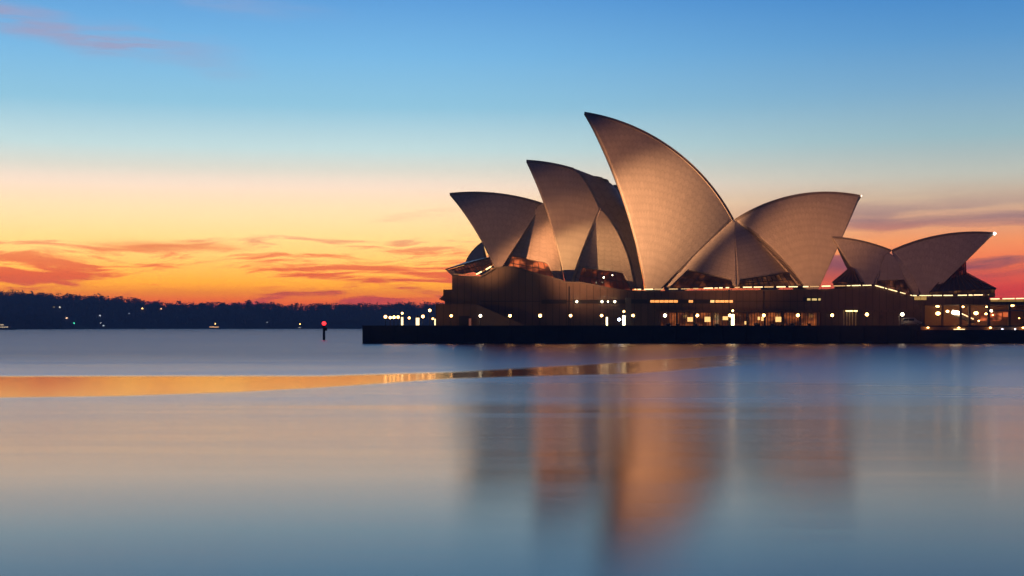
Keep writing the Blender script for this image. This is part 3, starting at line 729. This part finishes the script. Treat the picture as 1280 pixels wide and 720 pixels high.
railing([(1238,373.2),(1300,372.2)], YS-.2, 'terrace handrail with yellow lights at the right edge', 9, .9)
bm = bmesh.new(); a = at(1238, 374.6, YS-.1); b = at(1300, 377, YS-.1); box(bm, a.x, b.x, YS-.12, YS-.02, b.z, a.z); link('glowing_fascia', bm, mat('fascia_glow', (.4,.3,.16), .7, emit=(1,.55,.12), es=.28), con)  # no lamp in it: the lit look of the fascia is emission
bm = bmesh.new(); a = at(1143, 370.5, YS-.1); b = at(1158, 375, YS-.1); box(bm, a.x, b.x, YS-.12, YS-.02, b.z, a.z); link('glowing_fascia', bm, mat('fascia_ramp_glow', (.4,.3,.16), .7, emit=(1,.6,.16), es=.45), con)  # ramp fascia glows by itself too, light put into the material

# ------------------------------------------------------------------ concert hall
hall = thing('concert_hall', tuple(at(820, 362, 405)), 'largest group of floodlit white sail shells, tallest peak in the middle', 'concert hall')
YM = 405
fan('s3', hall, (730.5,140), (833,180), (917,274), (811,376), YM, 388, (775,236.7), (862,325), 26, r0=.02)
fan('s4', hall, (1076,244.3), (1003,242), (918,274.5), (1017,374), YM, 388, (1056,290), (963.6,308.5), 26, r0=.02)
fan('s2', hall, (658,200), (718,210.5), (768,232), (709.5,364), YM, 388, (687.5,275), (733,300), 20, r0=.02, extra=[(717,210.2),(728,221),(740,240),(750,262)])
fan('s1', hall, (562,241.5), (620,241.3), (680,254.5), (622,342), YM, 390, (597,291), None, 18, r0=.02, extra=[(679,254.6),(665.5,260.5),(651,275),(636.6,292),(623.7,308.5)])

# side shells close the gaps between the big pairs
side(hall, [(673,257),(665.5,271),(651,291),(640,309.4),(630,337)], [(685,250),(692,285),(700,320),(706,356)], [(673,257),(685,252)],
     [(630,337),(634.5,337),(638,319.5),(684,328.5),(692,346),(706,356)], [(676,258,403),(630,334,396.5),(706,352,393)], 72, nu=9, key='b1')
# dark reveal behind the first shell
A = [onfan('s1', x, y, .05) for x, y in ((679,255),(665.5,260.5),(651,275),(636.6,292),(623.7,308.5),(624.0,334))]
bridge(hall, A, INFO['b1']['L'], 'shell_reveal', nu=3, th=.4)
glasswall(hall, [(636,318),(686,327),(693,350),(632,338)], [398,397,394,396], 7, m=glass_mat('glass_north', (1,.2,.05), .9, .55, (.45,.72), 1.3))
side(hall, [(751,261),(739.8,290),(727,320),(716,356)], [(753,263),(762,275),(773,291),(787,322),(796,360)], [(751,261),(753,262)],
     [(716,356),(722,356),(728,334.5),(779.5,341),(789,362),(796,360)], [(751,262,398.5),(714,354,392),(796,356,398.5)], 72, nu=10, key='b2')
bridge(hall, INFO['s2']['P'][-1][::-1][:-4], INFO['b2']['L'])
# rear slope of the second shell, turned away from the floodlights
A = [onfan('s2', *c) for c in ((717,210.2),(728,221),(740,240),(750,261))] + INFO['b2']['Rt'][3::3]
B = [at(x, y, d) for x, y, d in ((757,225.4,414),(764,229.5,418),(770,236,420),(778,250,420),(784,264,418),(790,282,416),(797,318,412),(803,346,409),(805,362,408))]
ruled(hall, A, B, 'rear_slope', [TILE, CONC], .5, 40)
glasswall(hall, [(726,333),(782,340),(791,366),(719,356)], [396,400,399.5,393.5], 8, m=glass_mat('glass_middle', (1,.16,.04), .35, .6, (.5,.75), 7.7))
for x, y in ((754.7,346.8),(765.5,344)):
    small_lamp(x, y, 394.5, .22 if x < 760 else .14, L_WHITE, hall, 'foyer_lamp')
# the low pair between the tallest shell and the south shell
side(hall, [(917,276),(893,297.5),(863,324),(830,358)], [(917.8,276),(919,300),(920.5,330),(921.5,358)], [(917,275.5),(917.8,275.5)],
     [(830,358),(838,358),(860,336.5),(915,349.5),(916,357),(921.5,358)], [(917,276,404.0),(830,357,391),(921,357,385.5)], 72, nu=10, key='b3')
bridge(hall, rear('s3', 0)[:-3], INFO['b3']['L'])
side(hall, [(918,276),(919.2,300),(920.7,330),(921.7,358)], [(919,276),(944,294),(963.6,311.7),(987,334),(1009,357)], [(918,275.5),(919,275.5)],
     [(921.7,358),(924,356),(925,349.5),(986.5,340),(1000,357),(1009,357)], [(918,276,404.0),(921.5,357,385.5),(1008,357,398)], 72, nu=10, key='b4')
bridge(hall, rear('s4', 0)[:-3], INFO['b4']['Rt'])
glasswall(hall, [(859,335),(917,348.5),(919,360),(834,360)], [396,390.5,388.5,393], 9, m=glass_mat('glass_low', (1,.25,.06), .22, .6, (.45,.8), 3.1))
glasswall(hall, [(923,348.5),(989,339),(1003,359),(923,360)], [390.5,400,399,388.5], 12, m=glass_mat('glass_south', (1,.32,.09), .40, .7, (.4,.85), 5.1), barr=.12)
# north foyer glass prow
def roofpatch(parent, quad, name, m, th=.3):
    q = [at(*c) for c in quad]; bm = bmesh.new(); n = 8
    G = [[q[0].lerp(q[1], i/n).lerp(q[3].lerp(q[2], i/n), j/n) for j in range(n+1)] for i in range(n+1)]
    nv = (q[1]-q[0]).cross(q[3]-q[0]).normalized(); nv = -nv if nv.y > 0 else nv
    shellgrid(bm, G, [[nv]*(n+1)]*(n+1), [[(i, j) for j in range(n+1)] for i in range(n+1)], th); bmesh.ops.recalc_face_normals(bm, faces=bm.faces)
    return link(name, bm, m, parent)
ROOFG = mat('roof_bronze', (.10,.07,.05), .35, .3)
prow = glasswall(hall, [(560,338),(613,322),(619,334),(566,345)], [391,396,394,388], 14, name='glass_prow', m=glass_mat('glass_prow', (1,.2,.05), .25, .5, (.4,.8), 8.8), barr=.1)
roofpatch(hall, [(556.5,336.3,390),(612,321,397),(616,320,405),(580,328,405)], 'prow_roof', ROOFG)
roofpatch(hall, [(556,336.3,389.8),(567,338,388),(572,346,387.5),(566,345.5,388)], 'prow_hood', mat('hood_grey', (.3,.28,.27), .6))
roofpatch(hall, [(566,343.5,387),(595,346,386.5),(595,347.8,386.3),(566,346,386.8)], 'prow_sill', CAPM)
bm = bmesh.new(); tube(bm, [at(567,342.6,386.5), at(592,343.8,386), at(603,339.5,386), at(617,331,388)], .13); link('glowing_prow_rail', bm, mat('prow_glow', (.5,.3,.15), .5, emit=(1,.45,.15), es=.25), hall)  # rail is no lamp, its faint lit look is added emission
for a, b in (((595.3,343),(602,339.5)),((607.5,337),(614,333))):
    bm = bmesh.new(); tube(bm, [at(*a, 385.5), at(*b, 385.5)], .2); link('strip_lamp', bm, lamp_mat('prow_strip', (1,.72,.3), 2.6), hall)
small_lamp(1076.8, 244.8, 404.5, .18, lamp_mat('tip_lamp_dim', (1,.8,.6), 4), hall, 'tip_lamp')

# ------------------------------------------------------------------ opera theatre behind
ot = thing('opera_theatre', tuple(at(780, 362, 465)), 'blue shaded sail shells of the second hall just showing behind the first', 'theatre')
fan('t1', ot, (580,334), (589.5,315), (603,302.5), (611,348), 462, 455, None, None, 12, r0=.02, th=.7)
fan('t2', ot, (767,231), (850,262), (915,330), (838,372), 462, 448, None, None, 18, r0=.02)
fan('t3', ot, (1020,300), (980,290), (915,322), (968,368), 462, 450, None, None, 18, r0=.02)

# ------------------------------------------------------------------ restaurant
rs = thing('restaurant', tuple(at(1140, 368, 392)), 'small unlit pair of sail shells at the right, glass lean-to at its end', 'restaurant')
YR = 394
fan('r1', rs, (1040.3,295.8), (1081,301.8), (1114,312.6), (1086,366), YR, 386.5, (1063.7,332), (1104,330), 12, r0=.02, th=.6)
fan('r2', rs, (1243,290.8), (1178.4,293), (1114.5,312.7), (1155,377), YR, 386.5, (1206,327.7), (1131,329), 16, r0=.02, th=.6)
side(rs, [(1106,319.5),(1101,333),(1094.5,352),(1092,358)], [(1118,321),(1124,332),(1131,348),(1145,370)], [(1106,319.5),(1112,316.5),(1118,321)],
     [(1092,358),(1094,358),(1096,350.5),(1131,349.5),(1142,368),(1145,370)], [(1112,318,392.2),(1092,357,388.5),(1145,368,389.5)], 60, nu=6, th=.4, key='b5')
bridge(rs, INFO['r1']['P'][-1][::-1][:-3], INFO['b5']['L'], th=.25)
A = [onfan('r2', x, y, .05) for x, y in ((1115,313.5),(1124,321),(1134,330.5),(1146.5,346),(1148,372))]
bridge(rs, A, INFO['b5']['Rt'], 'shell_reveal', nu=2, th=.3)
glasswall(rs, [(1095,349.5),(1133,349),(1144,372),(1090,362)], [391,391.5,391,389.5], 7, m=glass_mat('glass_rest', (1,.3,.12), .18, .8, (.4,.8), 6.0), barr=.08)
roofpatch(rs, [(1062,334,393),(1066,336,388),(1080,358,387),(1040,353,386)], 'glass_roof', ROOFG)
glasswall(rs, [(1040.5,352,),(1079,353),(1079,362),(1044,362)], [386,386.5,387,387], 8, barr=.08, m=glass_mat('glass_rest_b', (1,.3,.12), .15, .8, (.4,.8), 2.0))
bm = bmesh.new()
for k in range(7):
    s = k/6; tube(bm, [at(1064,334,390).lerp(at(1067,337,387.6), s)+Vector((0,-.1,.2)), at(1041,352.5,385.8).lerp(at(1078,353,386.3), s)+Vector((0,-.1,.1))], .1, 5)
link('glazing_bars', bm, mat('bars_copper', (.22,.12,.07), .5, .5), rs)
# glass lean-to under the south lip
glasswall(rs, [(1190,340),(1206.8,326),(1207.5,342),(1183,352)], [392,392,391,389], 7, name='upper_glass', m=glass_mat('glass_up', (1,.13,.05), .16, .8, (.3,.8), 9.0), barr=.13)
roofpatch(rs, [(1183,341,392),(1207,341,392),(1245,361,384.5),(1161,366,384.5)], 'glass_roof', ROOFG)
bm = bmesh.new()
for k in range(12):
    s = k/11; tube(bm, [at(1184,341,392).lerp(at(1207,341,392), s)+Vector((0,-.15,.15)), at(1163,365.5,384.5).lerp(at(1245,361,384.5), s)+Vector((0,-.15,.12))], .13, 5)
link('glazing_bars', bm, mat('bars_copper', (.22,.12,.07), .5, .5), rs)
glasswall(rs, [(1162,364.5),(1243,361),(1243,371.5),(1162,372)], [384,384,384.3,384.3], 14, m=glass_mat('glass_end', (1,.4,.12), .22, .8, (.35,.8), 1.0), barr=.1)
small_lamp(1243.3, 292, 393.6, .42, lamp_mat('tip_lamp', (1,.95,.85), 8), rs, 'tip_lamp')

# ------------------------------------------------------------------ lamps along the quay
ORD = 'first second third fourth fifth sixth seventh eighth ninth tenth eleventh twelfth thirteenth fourteenth fifteenth sixteenth'.split()
def globe_lamp(x, y, Y, r, m, label, group='globe lamps along the quay'):
    p = at(x, y, Y); base = 4.41 if Y > YW+1.7 else 4.52
    t_ = thing('quay_lamp', (p.x, Y, base), label, 'lamp', group)
    bm = bmesh.new(); tube(bm, [(p.x, Y, base), (p.x, Y, p.z-r*.8)], .09, 8, .06); tube(bm, [(p.x, Y, base), (p.x, Y, base+.25)], .17, 8, .12); link('post', bm, BLACK, t_)
    bm = bmesh.new(); ball(bm, p, r, 16, 10); link('globe', bm, m, t_, True)
xs = [(564,L_ORANGE,.34),(600.5,L_WHITE,.36),(637.5,L_WARM,.38),(675.2,L_WARM,.42),(713.2,L_WARM,.36),(752,L_WARM,.36),(791.3,L_WARM,.36),(831.2,L_WHITE,.42),(871.7,L_WARM,.40),(912.3,L_WARM,.40),(954.8,L_WARM,.40),(997.4,L_WARM,.42),(1040.2,L_WARM,.40),(1083.6,L_ORANGE,.44),(1128,L_WHITE,.44)]
for i, (x, m, r) in enumerate(xs):
    globe_lamp(x, 394.8-i*.06+(-1.2 if i in (13,14) else 0)*.8, 364, r, m, '%s globe lamp from the left in the long row below the podium wall' % ORD[i])
jl = [(481.8,396,L_WARM,.38,'outermost globe lamp at the tip of the quay'),(487.8,397,L_WARM,.34,'globe lamp nearest the tip in the tight cluster of three'),(492.5,396.6,L_WARM,.38,'middle globe lamp of the tight cluster of three'),(497.6,396.4,L_ORANGE,.38,'globe lamp touching the left bright pillar'),
      (511.5,397.5,L_ORANGE,.3,'small orange globe lamp between the two left bright pillars'),(528.6,395.6,L_WARM,.38,'globe lamp just right of the wide bright pillar'),(537.2,388,L_WARM,.36,'tall globe lamp standing highest at the podium corner'),(541,398.4,L_ORANGE,.24,'small low globe lamp against the podium corner'),(774,399.4,L_BLUE,.38,'cool white globe lamp left of the tall centre pillar')]
for x, y, m, r, lb in jl: globe_lamp(x, y, 365, r, m, lb, 'lamps at the quay tip' if x < 600 else 'globe lamps along the quay')
def pillar(x, y0, w_, label, top=None, Y=362.5):
    a = at(x, y0, Y); t_ = thing('light_pillar', (a.x, Y, 4.41), label, 'light pillar', 'bright light pillars on the quay')
    h = w_/2*Y/F
    bm = bmesh.new(); box(bm, a.x-h-.06, a.x+h+.06, Y-h, Y+h+.1, 4.41, 4.6); link('plinth', bm, BLACK, t_)
    bm = bmesh.new(); tube(bm, [(a.x, Y, 4.603), (a.x, Y, a.z)], h, 10); link('diffuser', bm, L_PILL if x > 700 else L_PILL_SOFT, t_)
    bm = bmesh.new(); tube(bm, [(a.x, Y, a.z+.003), (a.x, Y, a.z+.5)], h*1.05, 10, h*.7); link('cap', bm, BLACK, t_)
    if top: bm = bmesh.new(); ball(bm, at(x, top, Y), .28); link('top_lamp', bm, L_WARM, t_, True)
pillar(502.7, 396.5, 2.6, 'slim bright pillar with a small orange lamp on top near the quay tip', 391.6)
pillar(522, 397.3, 4.2, 'widest bright pillar on the quay tip')
pillar(543.8, 398.5, 1.5, 'thin bright pillar at the podium corner')
pillar(758.6, 396.5, 1.9, 'short thin yellow pillar left of the centre pillar')
pillar(779.8, 394.5, 3.4, 'tall bright pillar with top lamp under the tallest shell', 389.3)
pillar(915.9, 393, 3.6, 'tall bright pillar beside the dark mast below the low shells', 388.4)
for i, (x, y, ww) in enumerate(((832,404.3,1.6),(845,405,1.0),(868,404.6,.9),(893,404.8,1.4),(941,403.6,2.2),(963,405,1.1),(987,404.2,1.5),(1009,404.5,1.2))):
    a = at(x, y, 368); pt_ = thing('planter', (a.x+ww/2, 368, 4.41), '%s dark planter tub from the left in front of the orange shops' % 'first second third fourth fifth sixth seventh eighth'.split()[i], 'planter', 'planter tubs before the shops')
    h = a.z-4.41; bm = bmesh.new(); tube(bm, [(a.x+ww/2, 368, 4.41), (a.x+ww/2, 368, 4.41+h*.55)], ww*.3, 10, ww*.42); link('tub', bm, DARK, pt_)
    bm = bmesh.new(); rr = random.Random(i)
    for q in range(60):
        c = Vector((a.x+ww/2+rr.gauss(0, ww*.22), 368+rr.gauss(0, ww*.2), 4.41+h*(.55+.45*rr.random()))); e = Vector((rr.gauss(0,1), rr.gauss(0,1), rr.gauss(0,1))).normalized()*.16; f_ = e.orthogonal()*.6
        bm.faces.new([bm.verts.new(c+e), bm.verts.new(c+f_), bm.verts.new(c-e), bm.verts.new(c-f_)])
    link('leaves', bm, LEAF, pt_)
# dark mast
p = at(911.2, 363, 369); ms = thing('mast', (p.x, 369, 4.41), 'thin dark mast rising in front of the podium below the low shells', 'mast')
bm = bmesh.new(); tube(bm, [(p.x, 369, 4.41), (p.x, 369, p.z)], .16, 8, .10); link('pole', bm, BLACK, ms)
bm = bmesh.new(); ball(bm, (p.x, 369, p.z+.1), .2); link('finial', bm, BLACK, ms)
# lit porch
p0 = at(1054, 388, 371); p1 = at(1073, 388, 371)
po = thing('porch', ((p0.x+p1.x)/2, 371, 4.41), 'small porch of pale posts lit from a yellow canopy', 'porch')
bm = bmesh.new(); box(bm, p0.x, p1.x, 371, 374, p0.z, p0.z+.25); link('canopy', bm, CAPM, po)
for x0, x1 in ((1057.5,1063.5),(1064,1066),(1067.5,1071.8)):
    a = at(x0, 388.3, 371); b = at(x1, 388.3, 371); bm = bmesh.new(); box(bm, a.x, b.x, 370.95, 371.4, p0.z-.30, p0.z-.003); link('canopy_light', bm, lamp_mat('porch_light', (1,.78,.28), 4), po)
for x in (1055, 1058.8, 1062.3, 1065.8, 1070): a = at(x, 390, 371.5); bm = bmesh.new(); tube(bm, [(a.x, 371.7, 4.41), (a.x, 371.7, p0.z-.01)], .12, 8); link('post', bm, mat('pale_post', (.5,.4,.25), .6), po)

# parked van by the ramp
a = at(1126.5, 407, 367); vx = a.x; VY = 367
van = thing('van', (vx+2.6, VY, 4.41), 'grey van parked in the dark beside the podium ramp', 'van')
bm = bmesh.new(); out = [(0,.45),(0,1.95),(.25,2.15),(3.3,2.15),(4.1,1.35),(5.0,1.15),(5.15,.9),(5.15,.45)]
f1 = [bm.verts.new((vx+x, VY-.95, 4.41+z)) for x, z in out]; f2 = [bm.verts.new((vx+x, VY+.95, 4.41+z)) for x, z in out]
bm.faces.new(f1); bm.faces.new(f2[::-1])
for k in range(len(out)): bm.faces.new((f1[k], f2[k], f2[(k+1)%len(out)], f1[(k+1)%len(out)]))
bmesh.ops.bevel(bm, geom=list(bm.edges), offset=.06, segments=2, affect='EDGES'); bmesh.ops.recalc_face_normals(bm, faces=bm.faces)
link('body', bm, mat('van_paint', (.35,.35,.36), .3), van, True)
bm = bmesh.new(); box(bm, vx+.3, vx+1.6, VY-.975, VY-.952, 5.75, 6.3); box(bm, vx+1.75, vx+3.1, VY-.975, VY-.952, 5.75, 6.3); link('side_window', bm, mat('van_glass', (.02,.02,.025), .1), van)
for x in (.95, 4.1):
    bm = bmesh.new(); tube(bm, [(vx+x, VY-1.0, 4.75), (vx+x, VY-.76, 4.75)], .34, 16); wh = link('wheel', bm, BLACK, van)
    bm = bmesh.new(); tube(bm, [(vx+x, VY-1.02, 4.75), (vx+x, VY-1.003, 4.75)], .2, 12); link('rim', bm, mat('rim', (.4,.4,.4), .3, .8), wh)
bm = bmesh.new(); box(bm, vx+5.13, vx+5.2, VY-.85, VY-.55, 5.2, 5.4); link('headlight', bm, lamp_mat('head', (1,.5,.3), .5), van)
p = at(1124, 392, 366); ps = thing('sign_post', (p.x, 366, 4.41), 'thin grey post standing left of the parked van', 'post')
bm = bmesh.new(); tube(bm, [(p.x, 366, 4.41), (p.x, 366, p.z)], .07, 8); link('pole', bm, mat('galv', (.35,.35,.36), .5, .5), ps)
bm = bmesh.new(); tube(bm, [(p.x, 366, p.z+.003), (p.x, 366, p.z+.1)], .1, 8); link('pole_cap', bm, BLACK, ps)

# ------------------------------------------------------------------ haze
def haze(density):
    bm = bmesh.new(); box(bm, -2650, 2650, -300, 2850, -4.0, 72)
    o = struct(link('haze', bm, None), 'stuff')
    m = bpy.data.materials.new('haze'); m.use_nodes = True; N = NT(m.node_tree); N.n.clear()
    v = N.new('ShaderNodeVolumePrincipled'); v.inputs['Color'].default_value = (.40,.66,1,1); v.inputs['Density'].default_value = density
    v.inputs['Anisotropy'].default_value = 0.0
    ou = N.new('ShaderNodeOutputMaterial'); N.l.new(v.outputs[0], ou.inputs['Volume'])
    o.data.materials.clear(); o.data.materials.append(m)
HAZE = 5.0e-4
if HAZE: haze(HAZE)
